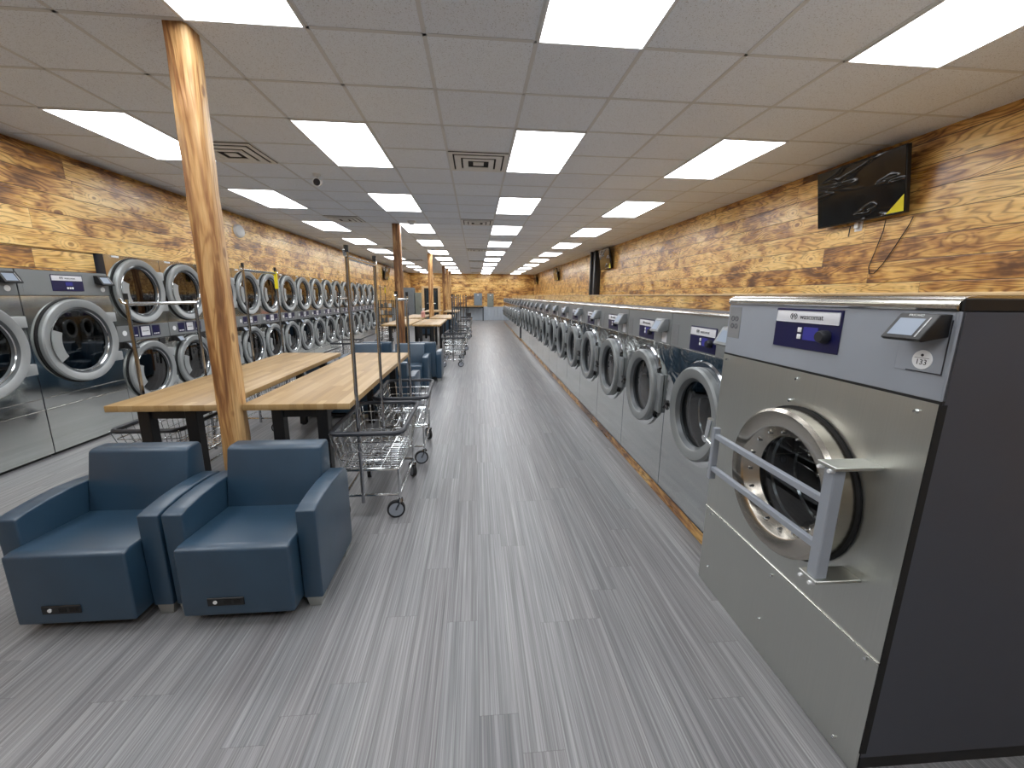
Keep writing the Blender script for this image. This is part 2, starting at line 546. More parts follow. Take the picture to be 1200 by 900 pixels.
b = NB(); box(b, XR, XR+.1, YN, YF, 0, H); struct('wall_right', b, M['wallY'])
DR1 = 17.36           # far end of the row of stacked dryers
ZB = 1.962
ZT = 2.826            # the boards stop short of the ceiling, leaving a dark reveal
b = NB()
box(b, XL-.4, XL, YN, DR1, ZB, ZT)
box(b, XL-.4, XL, DR1, YF, 0, ZT)
box(b, XL-.5, XL-.12, YN, YF, ZT, H)
box(b, XL-.06, XL-.022, YN, 5.05, 1.752, ZB)
box(b, XL-.5, XL-.4, YN, YF, 0, ZT)
struct('wall_left', b, M['wallL'])
b = NB(); box(b, XL-.6, XR+.1, YF, YF+.1, 0, H); struct('wall_back', b, M['wallX'])
b = NB(); box(b, XL-.6, XR+.1, YN-.1, YN, 0, H); struct('wall_front', b, M['paint'])  # unseen wall behind the camera, added to keep light and reflections consistent
# board ledge behind the washers (utility bulkhead)
b = NB(); box(b, 2.37, 2.62, 1.0, YF, 0, 1.575); led = struct('trim_1', b, M['ledge'])
b = NB(); box(b, 2.355, 2.635, 1.0, YF, 1.576, 1.592, .003); struct('ledge_cap', b, M['cap'], led)
# wooden curb under the washers, following the row's slight angle
def rowx(y): return 1.39+.0135*y
ang = math.atan(.0135)
b = NB(); prism(b, [(rowx(2.03)+.012, 2.03), (rowx(14.72)+.012, 14.72), (2.3, 14.72), (2.3, 2.03)], 0, .092, 'Z'); struct('baseboard_right', b, M['curb'])
b = NB(); prism(b, [(rowx(14.73)-.02, 14.73), (rowx(25.7)-.02, 25.7), (2.3, 25.7), (2.3, 14.73)], 0, .092, 'Z'); struct('baseboard_right_2', b, M['curb'])
# galvanised wainscot on the far wall
b = NB()
x = -1.62
pts = []
while x < 1.8:
    pts += [(x, .05), (x+.18, .05), (x+.185, 0), (x+.215, 0)]
    x += .22
poly = [(a, YF-.004-d) for a, d in pts]+[(x, YF+.01), (-1.62, YF+.01)]
prism(b, poly, 0, .87, 'Z')
tin = struct('trim_2', b, M['tin'])
b = NB(); box(b, .52, 1.95, YF-.05, YF, .872, .93, .004); struct('cap_rail', b, M['cap'], tin)
# black steel column on the right wall
b = NB(); box(b, 3.60, 3.79, 12.74, 12.86, 0, H, .004); box(b, 3.60, 3.79, 13.2, 13.32, 0, H, .004); box(b, 3.66, 3.79, 12.86, 13.2, 0, H); struct('trim_3', b, M['black'], None, 35)
# glazed door in the far wall
b = NB()
box(b, -3.26, -3.17, YF-.07, YF-.01, 0, 2.0); box(b, -2.49, -2.4, YF-.07, YF-.01, 0, 2.0); box(b, -3.17, -2.49, YF-.07, YF-.01, 1.88, 2.0)
box(b, -3.17, -2.49, YF-.07, YF-.01, 0, .22); box(b, -2.87, -2.8, YF-.07, YF-.01, .22, 1.88)
dr = struct('door_1', b, M['black'])
b = NB(); box(b, -3.17, -2.49, YF-.035, YF-.03, .22, 1.88); struct('door_glass', b, M['pane'], dr)
b = NB(); box(b, -3.17, -2.49, YF-.02, YF-.012, .22, 1.88); struct('door_screen', b, M['electric'], dr)
b = NB(); tube(b, [(-3.1, YF-.12, 1.05), (-2.55, YF-.12, 1.05)], .018, 10); cyl(b, (-3.1, YF-.12, 1.05), (-3.1, YF-.06, 1.05), .012); cyl(b, (-2.55, YF-.12, 1.05), (-2.55, YF-.06, 1.05), .012); struct('push_bar', b, M['chrome'], dr, 35)
b = NB(); box(b, -3.42, -3.262, YF-.05, YF, 0, 2.12, .004); box(b, -2.398, -2.25, YF-.05, YF, 0, 2.12, .004); box(b, -3.262, -2.398, YF-.05, YF, 2.002, 2.12, .004); struct('door_casing', b, M['cap'], dr)

# ------------------------------------------------------------------ ceiling fittings
ORD = ['nearest', 'second', 'third', 'fourth', 'fifth', 'sixth', 'seventh', 'eighth', 'ninth', 'tenth', 'eleventh', 'twelfth', 'thirteenth', 'fourteenth', 'fifteenth']
lamp = thing('ceiling_light', '', 'ceiling light')
b = NB()
for (x0, x1, y0, y1) in ((-.303, .303, -.608, -.595), (-.303, .303, .595, .608), (-.303, -.29, -.595, .595), (.29, .303, -.595, .595)):
    box(b, x0, x1, y0, y1, -.012, 0)
obj('frame', b, M['white'], lamp)
b = NB(); box(b, -.29, .29, -.595, .595, -.009, -.002); obj('diffuser', b, M['diffuser'], lamp)
cols = [(-6, 'in the row along the dryers'), (-3, 'in the row above the armchairs'), (0, 'in the row above the aisle'), (3, 'in the row along the washers')]
first = True
for i, cn in cols:
    n = 0
    for r in [-6, -2]+list(range(2, 42, 4)):
        x, y = (i+.5+.567)*T, (r+1+4.276)*T
        vis = r >= -2
        if vis:
            lab = f'{ORD[n]} white ceiling panel light {cn}' + ('' if n == 0 else ', counted from the camera')
            n += 1
        else:
            lab = f'unseen white ceiling panel light, added for lighting, behind the camera {cn}'  # out-of-view row extending the lamp grid, added for illumination and reflections
        place(lamp, first, (x, y, H), 0, lab, 'ceiling panel lights')
        first = False

vent = thing('ceiling_vent', '', 'vent')
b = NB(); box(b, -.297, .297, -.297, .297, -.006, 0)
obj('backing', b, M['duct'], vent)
b = NB()
for s0, s1, z in ((.297, .258, -.008), (.24, .178, -.016), (.158, .105, -.022)):
    for k in range(4):
        Mx = Matrix.Rotation(R(90*k), 4, 'Z')
        prism(b, [(-s0, -s0), (s0, -s0), (s1, -s1), (-s1, -s1)], z-.006, z, 'Z', M=Mx)
obj('louver', b, M['vent'], vent)
b = NB(); box(b, -.055, .055, -.055, .055, -.026, -.02, .002); obj('centre_plate', b, M['vent'], vent)
VL = [(-1, 3, 'square ceiling vent nearest the camera, left of the aisle lights'), (-5, 3, 'square ceiling vent partly hidden behind the near timber post'),
      (-1, 9, 'second square ceiling vent left of the aisle lights'), (-5, 9, 'second square ceiling vent between the dryer lights and armchair lights'),
      (-1, 17, 'third square ceiling vent left of the aisle lights'), (-1, 24, 'fourth square ceiling vent left of the aisle lights'),
      (-1, 31, 'fifth square ceiling vent left of the aisle lights'), (-1, 38, 'farthest square ceiling vent, close to the end wall'),
      (-5, 17, 'third square ceiling vent behind the second timber post'), (-5, 24, 'small far ceiling vent left of the third timber post')]
for k, (i, r, lab) in enumerate(VL):
    place(vent, k == 0, ((i+.5+.567)*T, (r+.5+4.276)*T, H-.002), 0, lab, 'ceiling vents')

t = thing('security_camera', 'small white security camera with black lens under the ceiling', 'security camera', (-1.84, 5.43, H))
b = NB(); cyl(b, (0, 0, 0), (0, 0, -.025), .045, .04, 20); cyl(b, (0, 0, -.025), (.0, -.01, -.06), .014, None, 10); obj('bracket', b, M['white'], t)
b = NB(); cyl(b, (.0, .05, -.075), (.01, -.05, -.10), .042, .046, 24); obj('housing', b, M['white'], t)
b = NB(); cyl(b, (.0097, -.047, -.0993), (.0105, -.055, -.1013), .040, .036, 24); obj('lens', b, M['ink'], t)
t = thing('smoke_detector', 'round white smoke detector hanging beside a ceiling light', 'smoke detector', (-1.2, 8.46, H))
b = NB(); cyl(b, (0, 0, 0), (0, 0, -.03), .085, .08, 24); obj('base', b, M['white'], t)
b = NB(); cyl(b, (0, 0, -.03), (0, 0, -.07), .065, .04, 24); obj('sensor_dome', b, M['white'], t)
t = thing('sprinkler', 'small pale sprinkler head near the right wall ceiling', 'sprinkler', (3.35, 15.6, H))
b = NB(); cyl(b, (0, 0, 0), (0, 0, -.012), .05, .045, 16); obj('escutcheon', b, M['white'], t)
b = NB(); cyl(b, (0, 0, -.012), (0, 0, -.10), .015, None, 8); cyl(b, (0, 0, -.10), (0, 0, -.106), .035, None, 12); obj('head', b, M['white'], t)
t = thing('wall_speaker', 'white oval speaker on the board wall above the stacked dryers', 'speaker', (XL, 7.98, 2.61), R(90))
b = NB(); lathe(b, [(0, -.07), (.06, -.066), (.1, -.04), (.115, 0)], 0, 0, 24, M=Matrix.Scale(1.35, 4, (1, 0, 0))); obj('housing', b, M['white'], t)

# ------------------------------------------------------------------ timber posts
def post(x, y, m, lab, s=.125):
    b = NB()
    t = bmesh.new()
    n = 22
    rings = []
    for k in range(n+1):
        z = (H-.001)*k/n
        w = [random.uniform(-.003, .003) for _ in range(8)]
        c = .012
        h = s/2
        ring = [(-h+c, -h), (h-c, -h), (h, -h+c), (h, h-c), (h-c, h), (-h+c, h), (-h, h-c), (-h, -h+c)]
        rings.append([t.verts.new((px+w[q], py+w[(q+3) % 8], z)) for q, (px, py) in enumerate(ring)])
    for k in range(n):
        for q in range(8):
            t.faces.new((rings[k][q], rings[k][(q+1) % 8], rings[k+1][(q+1) % 8], rings[k+1][q]))
    t.faces.new(rings[0][::-1]); t.faces.new(rings[-1])
    append(b, t)
    o = obj('timber_post', b, m, None, 50)
    o.location = (x, y, 0)
    return tag(o, lab, 'post', 'timber posts down the room')
post(-1.548, 2.69, M['post'], 'big near timber post standing between the two front tables')
post(-1.55, 8.85, M['postdark'], 'dark scorched timber post behind the second group of armchairs', .15)
post(-1.52, 14.75, M['post'], 'pale timber post standing among the middle tables', .15)
post(-1.53, 20.9, M['postdark'], 'fourth timber post from the camera, close to far tables', .13)
post(-1.53, 23.5, M['post'], 'fifth timber post from the camera', .13)
post(-1.50, 25.6, M['post'], 'farthest timber post, near the end wall counter', .13)

# ------------------------------------------------------------------ laundry machines
def blue_display(par, x0, x1, z0, z1, y, with_knob=True, white_h=.36):
    """navy membrane with white name strip, keys, lcd and knob"""
    b = NB(); box(b, x0, x1, y-.004, y, z0, z1, .0015, 1)
    d = obj('display_panel', b, M['blue'], par)
    d['label'] = 'navy blue display with white name strip'
    w, h = x1-x0, z1-z0
    b = NB(); box(b, x0+.02*w, x1-.03*w, y-.0055, y-.004, z1-white_h*h, z1-.05*h, .003, 2); obj('name_strip', b, M['label'], d)
    zc = z1-(.05+white_h)*h/2
    text('wascomat', .085*w, 'lettering', M['ink'], d, FRONT(x0+.58*w, y-.0058, zc))
    lg = NB(); cxl = x0+.31*w; rr = .042*w
    for a0, a1 in ((110, 250), (-70, 70)):
        tube(lg, [(cxl+rr*1.25*math.cos(R(a0+(a1-a0)*k/8)), y-.006, zc+rr*.9*math.sin(R(a0+(a1-a0)*k/8))) for k in range(9)], .0012, 4)
    obj('logo_mark', lg, M['ink'], d)
    text('W', .085*w, 'logo_letter', M['ink'], d, FRONT(cxl, y-.0058, zc))
    if with_knob:
        for k in (0, 1):
            b = NB(); box(b, x0+.40*w, x0+.46*w, y-.007, y-.004, z0+(.42-.17*k)*h, z0+(.54-.17*k)*h, .002, 2); obj('button', b, M['white'], d)
        b = NB(); box(b, x0+.49*w, x0+.70*w, y-.0055, y-.004, z0+.24*h, z0+.56*h); obj('lcd_screen', b, M['lcd'], d)
        b = NB(); kx, kz = x0+.82*w, z0+.38*h
        lathe(b, [(.155*h, y-.004), (.155*h, y-.02), (.13*h, y-.032), (.12*h, y-.034), (0, y-.034)], kx, kz, 24); obj('knob', b, M['ink'], d)
    else:
        b = NB(); box(b, x0+.42*w, x0+.64*w, y-.0055, y-.004, z0+.34*h, z0+.55*h); obj('lcd_screen', b, M['lcd'], d)
        for k in range(3):
            b = NB(); box(b, x0+(.44+.075*k)*w, x0+(.495+.075*k)*w, y-.007, y-.004, z0+.12*h, z0+.25*h, .002, 2); obj('button', b, M['white'], d)
    return d

def reader(par, x, z, w=.12, y=0., m='black', mirror=1):
    """wedge shaped card reader whose screen leans upward"""
    hgt = w*.62
    b = NB()
    prism(b, [(y, z+hgt*.55), (y-.035, z+hgt*.55), (y-.085, z-hgt*.45), (y-.075, z-hgt*.55), (y, z-hgt*.35)], x-w/2, x+w/2, 'X', .003)
    rd = obj('card_reader', b, M[m], par)
    rd['label'] = 'card reader wedge with a lit screen'
    p0 = Vector((0, y-.035, z+hgt*.55)); p1 = Vector((0, y-.085, z-hgt*.45))
    d = (p1-p0); nrm = Vector((0, d.z, -d.y)).normalized()
    if nrm.y > 0: nrm = -nrm
    def quad(bm, a0, a1, s0, s1, off):
        t = bmesh.new()
        vs = [t.verts.new(Vector((xx, 0, 0))+p0+d*s+nrm*off) for xx, s in ((a0, s1), (a1, s1), (a1, s0), (a0, s0))]
        f = t.faces.new(vs)
        bmesh.ops.solidify(t, geom=[f], thickness=.0008)
        append(bm, t)
    b = NB(); quad(b, x-.38*w, x+.26*w, .2, .86, .0012); obj('screen', b, M['touch'], rd)
    b = NB(); quad(b, x+.33*w, x+.37*w, .14, .9, .0012); obj('card_slot', b, M['white'], rd)
    return rd

def round_door(par, cx, cz, R_, ri, rg, y, steel_ring='ring', handle='dryer', prot=.06, gl='glass', deep=.05):
    """ring with glass, hinge and handle; y is the front of the machine"""
    b = NB()
    lathe(b, [(R_*.985, y+.002), (R_, y-.02), (R_, y-prot+.012), (R_-.012, y-prot), (ri+.01, y-prot+.004), (ri, y-prot+.012)], cx, cz, 56)
    dr_ = obj('door', b, M[steel_ring], par)
    b = NB(); lathe(b, [(ri, y-prot+.012), (ri-.02, y-prot+.035), (rg+.004, y-prot+deep), (rg, y-prot+deep+.004)], cx, cz, 56); obj('inner_ring', b, M['ringdark' if steel_ring in ('ring', 'ringgrey') else 'ringsteel'], dr_)
    b = NB(); disc(b, cx, cz, rg+.001, y-prot+deep, 48, bulge=-.004); obj('glass', b, M[gl], dr_)
    b = NB(); lathe(b, [(R_*1.035, y-.004), (R_*1.035, y-.012), (R_*.97, y-.016)], cx, cz, 56); obj('gasket', b, M['rubber'], dr_)
    return dr_

def drum_of(par, cx, cz, r, y, depth, m='drum', ribs=3):
    b = NB()
    lathe(b, [(r*1.02, y), (r*1.15, y+.03), (r*1.15, y+depth), (0, y+depth)], cx, cz, 40)
    for k in range(ribs):
        a = R(120*k+40)
        Mx = Matrix.Translation((cx, 0, cz)) @ Matrix.Rotation(-a, 4, 'Y')
        prism(b, [(r*1.15, -.05), (r*.9, 0), (r*1.15, .05)], y+.06, y+depth, 'Y', M=Mx)
    for k in range(5):
        yy = y+.05+k*(depth-.06)/5
        lathe(b, [(r*1.15, yy), (r*1.11, yy+.008), (r*1.15, yy+.016)], cx, cz, 40, 1 if k in (0, 1, 3) else 0)
    return obj('drum', b, [M[m], M['chrome' if m == 'drum' else m]], par)

def washer(w, top, cz, cx, R_, disp=True, front='mirror', lab=''):
    t = thing('washing_machine', lab, 'washing machine')
    h = w/2-.004
    z0 = .094
    cb = top-.245
    b = NB(); box(b, -h, h, .0, .9, z0, top-.02, open_front=True); obj('cabinet', b, M['sidegrey'], t, 0)
    b = NB(); holed(b, -h, h, z0+.01, cb-.006, cx, cz, R_*.86, -.001); obj('front_panel', b, M[front], t, 0)
    b = NB(); box(b, -h, h, -.003, .02, cb, top-.014, .003, 1); obj('control_panel', b, M['greypanel'], t)
    b = NB()
    prism(b, [(-.006, top-.014), (-.006, top-.004), (.006, top+.004), (.05, top+.006), (.09, top-.02), (.9, top-.035), (.9, top-.05), (.03, top-.05)], -h, h, 'X'); obj('top_cover', b, M['silver'], t)
    b = NB(); box(b, -h, h, -.004, .004, cb-.008, cb, .001, 1); obj('trim_strip', b, M['silver'], t)
    k = w/.905
    blue_display(t, -.155*min(k, 1.1), .155*min(k, 1.1), cb+.01, cb+.165, -.003)
    b = NB(); box(b, -.42*k, -.33*k, -.0045, -.003, cb+.01, cb+.16, .001, 1)
    for q in range(6):
        zz = cb+.03+q*.022
        box(b, -.41*k, -.34*k, -.0055, -.0045, zz, zz+.006)
    obj('instruction_plate', b, M['grey'], t)
    reader(t, .335*k, cb+.135, .15, -.003, 'greypanel')
    b = NB(); box(b, .31*k, .39*k, -.0045, -.003, cb+.01, cb+.085, .001, 1); obj('number_sticker', b, M['label'], t)
    d = round_door(t, cx, cz, R_, R_*.76, R_*.70, 0, 'ringgrey', prot=.065, deep=.05)
    # star shaped latch on the left, hinge block on the right
    b = NB()
    x = cx-R_-.02
    cyl(b, (x+.03, -.03, cz-.02), (x-.005, -.075, cz-.02), .016, None, 10)
    for q in range(4):
        a = R(45+90*q)
        tube(b, [(x, -.075, cz-.02), (x+.04*math.cos(a), -.078, cz-.02+.04*math.sin(a))], .012, 6)
    obj('latch', b, M['black'], d)
    b = NB(); box(b, cx+R_-.05, cx+R_+.055, -.03, -.002, cz-.15, cz+.15, .006); obj('hinge', b, M['greypanel'], d)
    # bright spill lip and collar behind the door
    b = NB()
    lathe(b, [(R_*.93, -.001), (R_*1.10, -.002), (R_*1.12, -.014), (R_*1.05, -.018), (R_*.95, -.016)], cx, cz, 30, a0=190, a1=320)
    obj('spill_lip', b, M['chrome'], t)
    b = NB(); lathe(b, [(R_*.9, -.001), (R_*1.13, -.002), (R_*1.10, -.014), (R_*.97, -.016)], cx, cz, 30, a0=35, a1=150); obj('collar', b, M['dchrome'], t)
    drum_of(t, cx, cz, R_*.72, .0, .42)
    return t

RZR = R(-90)-ang
w1 = washer(.905, 1.455, .825, .05, .302)
NUM = ['second', 'third', 'fourth', 'fifth', 'sixth', 'seventh', 'eighth', 'ninth', 'tenth', 'eleventh', 'twelfth', 'thirteenth', 'fourteenth']
for k in range(14):
    y = 2.04+.905*(k+.5)
    lab = 'mirror-fronted washing machine directly next to the big brushed-steel washer' if k == 0 else f'{NUM[k-1]} mirror-fronted washing machine in the right-hand row, counted from big brushed-steel washer'
    place(w1, k == 0, (rowx(y), y, 0), RZR, lab, 'row of washing machines on the curb')
w2 = washer(1.36, 1.45, .735, .05, .262)
NM2 = ['first', 'second', 'third', 'fourth', 'fifth', 'sixth', 'seventh', 'eighth']
for k in range(8):
    y = 14.74+1.365*(k+.5)
    place(w2, k == 0, (rowx(y)-.032, y, 0), RZR, f'{NM2[k]} low-door washing machine in the far section of the right-hand row', 'far section of washing machines')

# the big washer in front
def big_washer():
    t = thing('industrial_washer', 'big brushed-steel washer with barred round door, closest on the right', 'washing machine', (1.252, 1.485, 0), RZR)
    h = .508
    cx, cz, R_ = .062, .848, .288
    # body with its charcoal sides
    b = NB(); box(b, -h, h, .004, 1.08, .075, 1.522, open_front=True); obj('cabinet', b, M['sidegrey'], t, 0)
    b = NB(); box(b, -h+.012, h-.02, .03, 1.06, 0, .075); obj('toe_kick', b, M['black'], t, 0)
    b = NB(); box(b, -h, h, -.002, .016, 1.282, 1.523, .003, 1); obj('control_panel', b, M['palepanel'], t)
    b = NB(); box(b, h-.014, h+.001, -.0025, .022, .09, 1.275, .002, 1); obj('corner_strip', b, M['dark'], t)
    b = NB(); holed(b, -h, h-.002, .442, 1.276, cx, cz, R_*.9, -.003); obj('front_panel', b, M['brushed'], t, 0)
    b = NB(); box(b, -h, h-.002, -.004, .004, .0, .436, .002, 1); obj('lower_panel', b, M['brushed'], t)
    b = NB(); box(b, -h, h-.002, -.0075, .0, .436, .444, .001, 1); obj('trim_strip', b, M['silver'], t)
    b = NB(); box(b, -h, h, -.002, .01, 1.274, 1.284); obj('shadow_gap', b, M['dark'], t)
    # ridged rounded silver edge
    b = NB()
    pr = [(-.004, 1.524), (-.010, 1.530), (-.010, 1.536), (-.004, 1.539), (-.007, 1.543), (-.004, 1.548), (.004, 1.551), (.004, 1.555), (.02, 1.561), (.06, 1.563), (1.08, 1.556), (1.08, 1.524)]
    prism(b, pr, -h, h-.006, 'X'); obj('top_edge', b, M['silver'], t, 30)
    b = NB(); box(b, h-.006, h+.001, .0, 1.08, 1.523, 1.557, .003, 1); obj('top_corner', b, M['black'], t)
    blue_display(t, -.162, .162, 1.362, 1.514, -.002, white_h=.34)
    b = NB(); box(b, -.497, -.405, -.0035, -.002, 1.362, 1.51, .001, 1); ip = obj('instruction_plate', b, M['grey'], t)
    b = NB()
    for q in range(4):
        lathe(b, [(.012, -.0036), (.012, -.005), (.009, -.005), (.009, -.0036)], -.465+.03*(q % 2), 1.42+.035*(q//2), 16)
    obj('symbol', b, M['sidegrey'], ip)
    # card reader on its plate
    b = NB(); box(b, .365, .498, -.0035, -.002, 1.352, 1.522, .001, 1); pl = obj('reader_plate', b, M['palepanel'], t)
    b = NB(); box(b, .40, .497, -.0045, -.0035, 1.353, 1.356); box(b, .494, .497, -.0045, -.0035, 1.353, 1.50); obj('plate_seam', b, M['ink'], pl)
    rd = reader(t, .438, 1.478, .108, -.002, 'black')
    d0 = Matrix.Translation((.434, -.0415, 1.5105)) @ Matrix.Rotation(R(58), 4, 'X')
    text('FASCARD', .0095, 'lettering', M['white'], rd, d0, .0003)
    b = NB(); lathe(b, [(0, -.006), (.026, -.006), (.027, -.0035)], .440, 1.388, 28); st = obj('number_sticker', b, M['white'], t)
    text('133', .021, 'number', M['ink'], st, FRONT(.440, -.0063, 1.381), .0003)
    b = NB(); lathe(b, [(.004, -.0061), (.004, -.0066), (0, -.0066)], .440, 1.401, 10); box(b, .420, .460, -.0066, -.0061, 1.3925, 1.3935); obj('printed_line', b, M['ink'], st)
    # door
    d = round_door(t, cx, cz, R_, .215, .172, 0, 'ringsteel', prot=.085, deep=.06)
    for q in range(16):
        a = R(360*q/16+8)
        px, pz = cx+.195*math.cos(a), cz+.195*math.sin(a)
        b = NB(); cyl(b, (px, -.045, pz), (px, -.062, pz), .007, .005, 8); obj('bolt', b, M['chrome'], d)
    b = NB(); lathe(b, [(R_*1.035, -.004), (R_*1.035, -.014), (R_*.95, -.016)], cx, cz, 56); obj('door_shadow_ring', b, M['dark'], t)  # dark ring standing in for the shadow around the door
    drum_of(t, cx, cz, .18, .0, .6)
    # lever frame across the door
    y = -.13
    b = NB()
    for zz in (.915, .755):
        box(b, -.285, .36, y-.011, y+.011, zz-.012, zz+.012, .002, 1)
    box(b, -.300, -.278, y-.016, y+.016, .70, .955, .003, 1)
    lv = obj('door_lever', b, M['palepanel'], t)
    b = NB(); box(b, .345, .385, y-.02, y+.02, .655, 1.04, .003, 1); obj('upright', b, M['palepanel'], lv)
    for zz in (1.043, .652):
        b = NB(); box(b, .325, .40, y-.03, -.003, zz-.006, zz+.006, .002, 1); br = obj('bracket', b, M['brushed'], lv)
        for px in (.338, .378):
            b = NB(); cyl(b, (px, y-.018, zz-.012), (px, y-.036, zz-.012), .008, .006, 10); obj('cap_bolt', b, M['white'], br)
    b = NB(); cyl(b, (-.30, y, .86), (-.37, y, .875), .012, None, 14); cyl(b, (-.37, y-.012, .872), (-.37, y+.012, .878), .018, None, 16); cyl(b, (-.365, y, .875), (-.33, y-.01, .985), .012, .014, 14); obj('latch_handle', b, M['chrome'], lv)
    for px, pz in ((-.47, 1.252), (0, 1.245), (.455, 1.243), (-.02, 1.155), (-.45, .415), (.03, .40), (.468, .425), (-.42, .12), (.0, .16), (.42, .05)):
        b = NB(); cyl(b, (px, -.002, pz), (px, -.012, pz), .007, .005, 10); obj('screw', b, M['chrome'], t)
    return t
big_washer()

# dryers along the left wall: front faces +X
def dryer_door(t, cx, cz, R_, ri, rg):
    d = round_door(t, cx, cz, R_, ri, rg, 0, 'ring', prot=.06, gl='dryerglass', deep=.05)
    # flat grip plate on the left of the opening
    b = NB(); lathe(b, [(ri+.012, -.064), (ri+.012, -.074), (rg*.86, -.074), (rg*.86, -.064)], cx, cz, 12, a0=158, a1=212); obj('grip', b, M['ring'], d)
    for s in (1, -1):
        b = NB(); box(b, cx+R_*.72, cx+R_*1.08, -.04, -.004, cz+s*R_*.52-.05, cz+s*R_*.52+.05, .005); obj('hinge', b, M['ring'], d)
    b = NB(); lathe(b, [(ri-.018, -.03), (ri-.024, -.038), (ri-.03, -.03)], cx, cz, 48); obj('bright_bead', b, M['chrome'], d)
    return d

def big_dryer():
    t = thing('tumble_dryer', '', 'dryer')
    h = .468
    b = NB(); box(b, -h, h, 0, .42, .03, 1.742, open_front=True); obj('cabinet', b, M['sidegrey'], t, 0)
    b = NB(); box(b, -h+.01, h-.01, .03, .35, 0, .03); obj('toe_kick', b, M['black'], t, 0)
    b = NB(); box(b, -h, h, -.004, .02, 1.515, 1.745, .003, 1); obj('control_panel', b, M['greypanel'], t)
    b = NB(); holed(b, -h, h, .572, 1.51, 0, 1.065, .37, -.002); obj('front_panel', b, M['dryerfront'], t, 0)
    b = NB(); box(b, -h, h, -.003, .005, .462, .562, .002, 1); obj('lint_drawer', b, M['dryerfront'], t)
    b = NB(); box(b, -h, h, -.003, .005, .03, .45, .002, 1); obj('lower_panel', b, M['dryerfront'], t)
    for zz in (.566, .455):
        b = NB(); box(b, -h, h, -.007, .002, zz-.005, zz+.004, .001, 1); obj('trim_strip', b, M['silver'], t)
    blue_display(t, -.165, .165, 1.555, 1.712, -.004, False)
    b = NB(); box(b, -.43, -.33, -.0055, -.004, 1.545, 1.725, .001, 1); obj('instruction_plate', b, M['greypanel'], t)
    reader(t, .375, 1.668, .15, -.004, 'black')
    b = NB(); lathe(b, [(0, -.008), (.026, -.008), (.026, -.004)], .385, 1.575, 20); obj('number_sticker', b, M['white'], t)
    dryer_door(t, 0, 1.065, .415, .335, .295)
    drum_of(t, 0, 1.065, .36, .0, .40, 'dryerdrum')
    return t
dz = big_dryer()
place(dz, True, (-4.05, 3.665, 0), R(90), 'big single-door dryer at the left edge of the picture', 'big dryers on the left')
place(dz, False, (-4.05, 4.61, 0), R(90), 'big single-door dryer beside the first two-door stacked dryer', 'big dryers on the left')

def stack_dryer():
    t = thing('stacked_dryer', '', 'dryer')
    h = .402
    b = NB(); box(b, -h, h, 0, .36, .03, 1.958, open_front=True); obj('cabinet', b, M['sidegrey'], t, 0)
    b = NB(); box(b, -h+.01, h-.01, .03, .35, 0, .03); obj('toe_kick', b, M['black'], t, 0)
    b = NB(); holed(b, -h, h, 1.172, 1.958, 0, 1.56, .34, -.002); obj('upper_panel', b, M['dryerfront'], t, 0)
    b = NB(); holed(b, -h, h, .2, .985, 0, .605, .33, -.002); obj('lower_panel', b, M['dryerfront'], t, 0)
    b = NB(); box(b, -h, h, -.002, .004, .03, .195, .001, 1); obj('kick_panel', b, M['dryerfront'], t)
    b = NB(); box(b, -h, h, -.006, .02, .99, 1.168, .004, 1); cs = obj('control_panel', b, M['greypanel'], t)
    for x0, x1, m, nm in ((-.24, -.11, 'blue', 'display'), (.11, .24, 'blue', 'display')):
        b = NB(); box(b, x0, x1, -.009, -.006, 1.025, 1.15, .001, 1); obj(nm, b, M[m], cs)
    b = NB(); box(b, -.09, .09, -.009, -.006, 1.02, 1.155, .001, 1); obj('name_display', b, M['blue'], cs)
    b = NB(); box(b, -.065, .065, -.0105, -.009, 1.035, 1.145, .002, 1); obj('name_plate', b, M['label'], cs)
    text('wascomat', .024, 'lettering', M['ink'], cs, FRONT(0, -.011, 1.09), .0004)
    b = NB()
    for x0 in (-.22, .13):
        for q in range(3): box(b, x0+.032*q, x0+.022+.032*q, -.011, -.009, 1.04, 1.055, .001, 1)
    obj('key_row', b, M['white'], cs)
    b = NB(); lathe(b, [(0, -.010), (.03, -.010), (.03, -.006)], -.31, 1.085, 20); obj('number_sticker', b, M['white'], cs)
    reader(t, -.285, .945, .12, -.002, 'black')
    b = NB(); box(b, .2, .3, -.012, -.002, .90, .98, .003, 1); obj('coin_box', b, M['black'], t)
    b = NB(); box(b, -.3, -.2, -.006, -.002, 1.93, 1.95, .002, 1); obj('maker_badge', b, M['white'], t)
    dryer_door(t, 0, 1.56, .372, .30, .262)
    dryer_door(t, 0, .605, .362, .292, .255)
    drum_of(t, 0, 1.56, .33, .0, .34, 'dryerdrum')
    drum_of(t, 0, .605, .32, .0, .34, 'dryerdrum')
    return t
sd = stack_dryer()
for k in range(15):
    y = 5.485+.812*k
    lab = 'two-door stacked dryer directly next to the big single-door dryers' if k == 0 else f'{ORD[k]} two-door stacked dryer along the left wall, counted from the big dryers'
    place(sd, k == 0, (-4.05, y, 0), R(90), lab, 'stacked dryers along the left wall')

# ------------------------------------------------------------------ furniture
def rounded(pts, r=.02, n=4):
    return pts

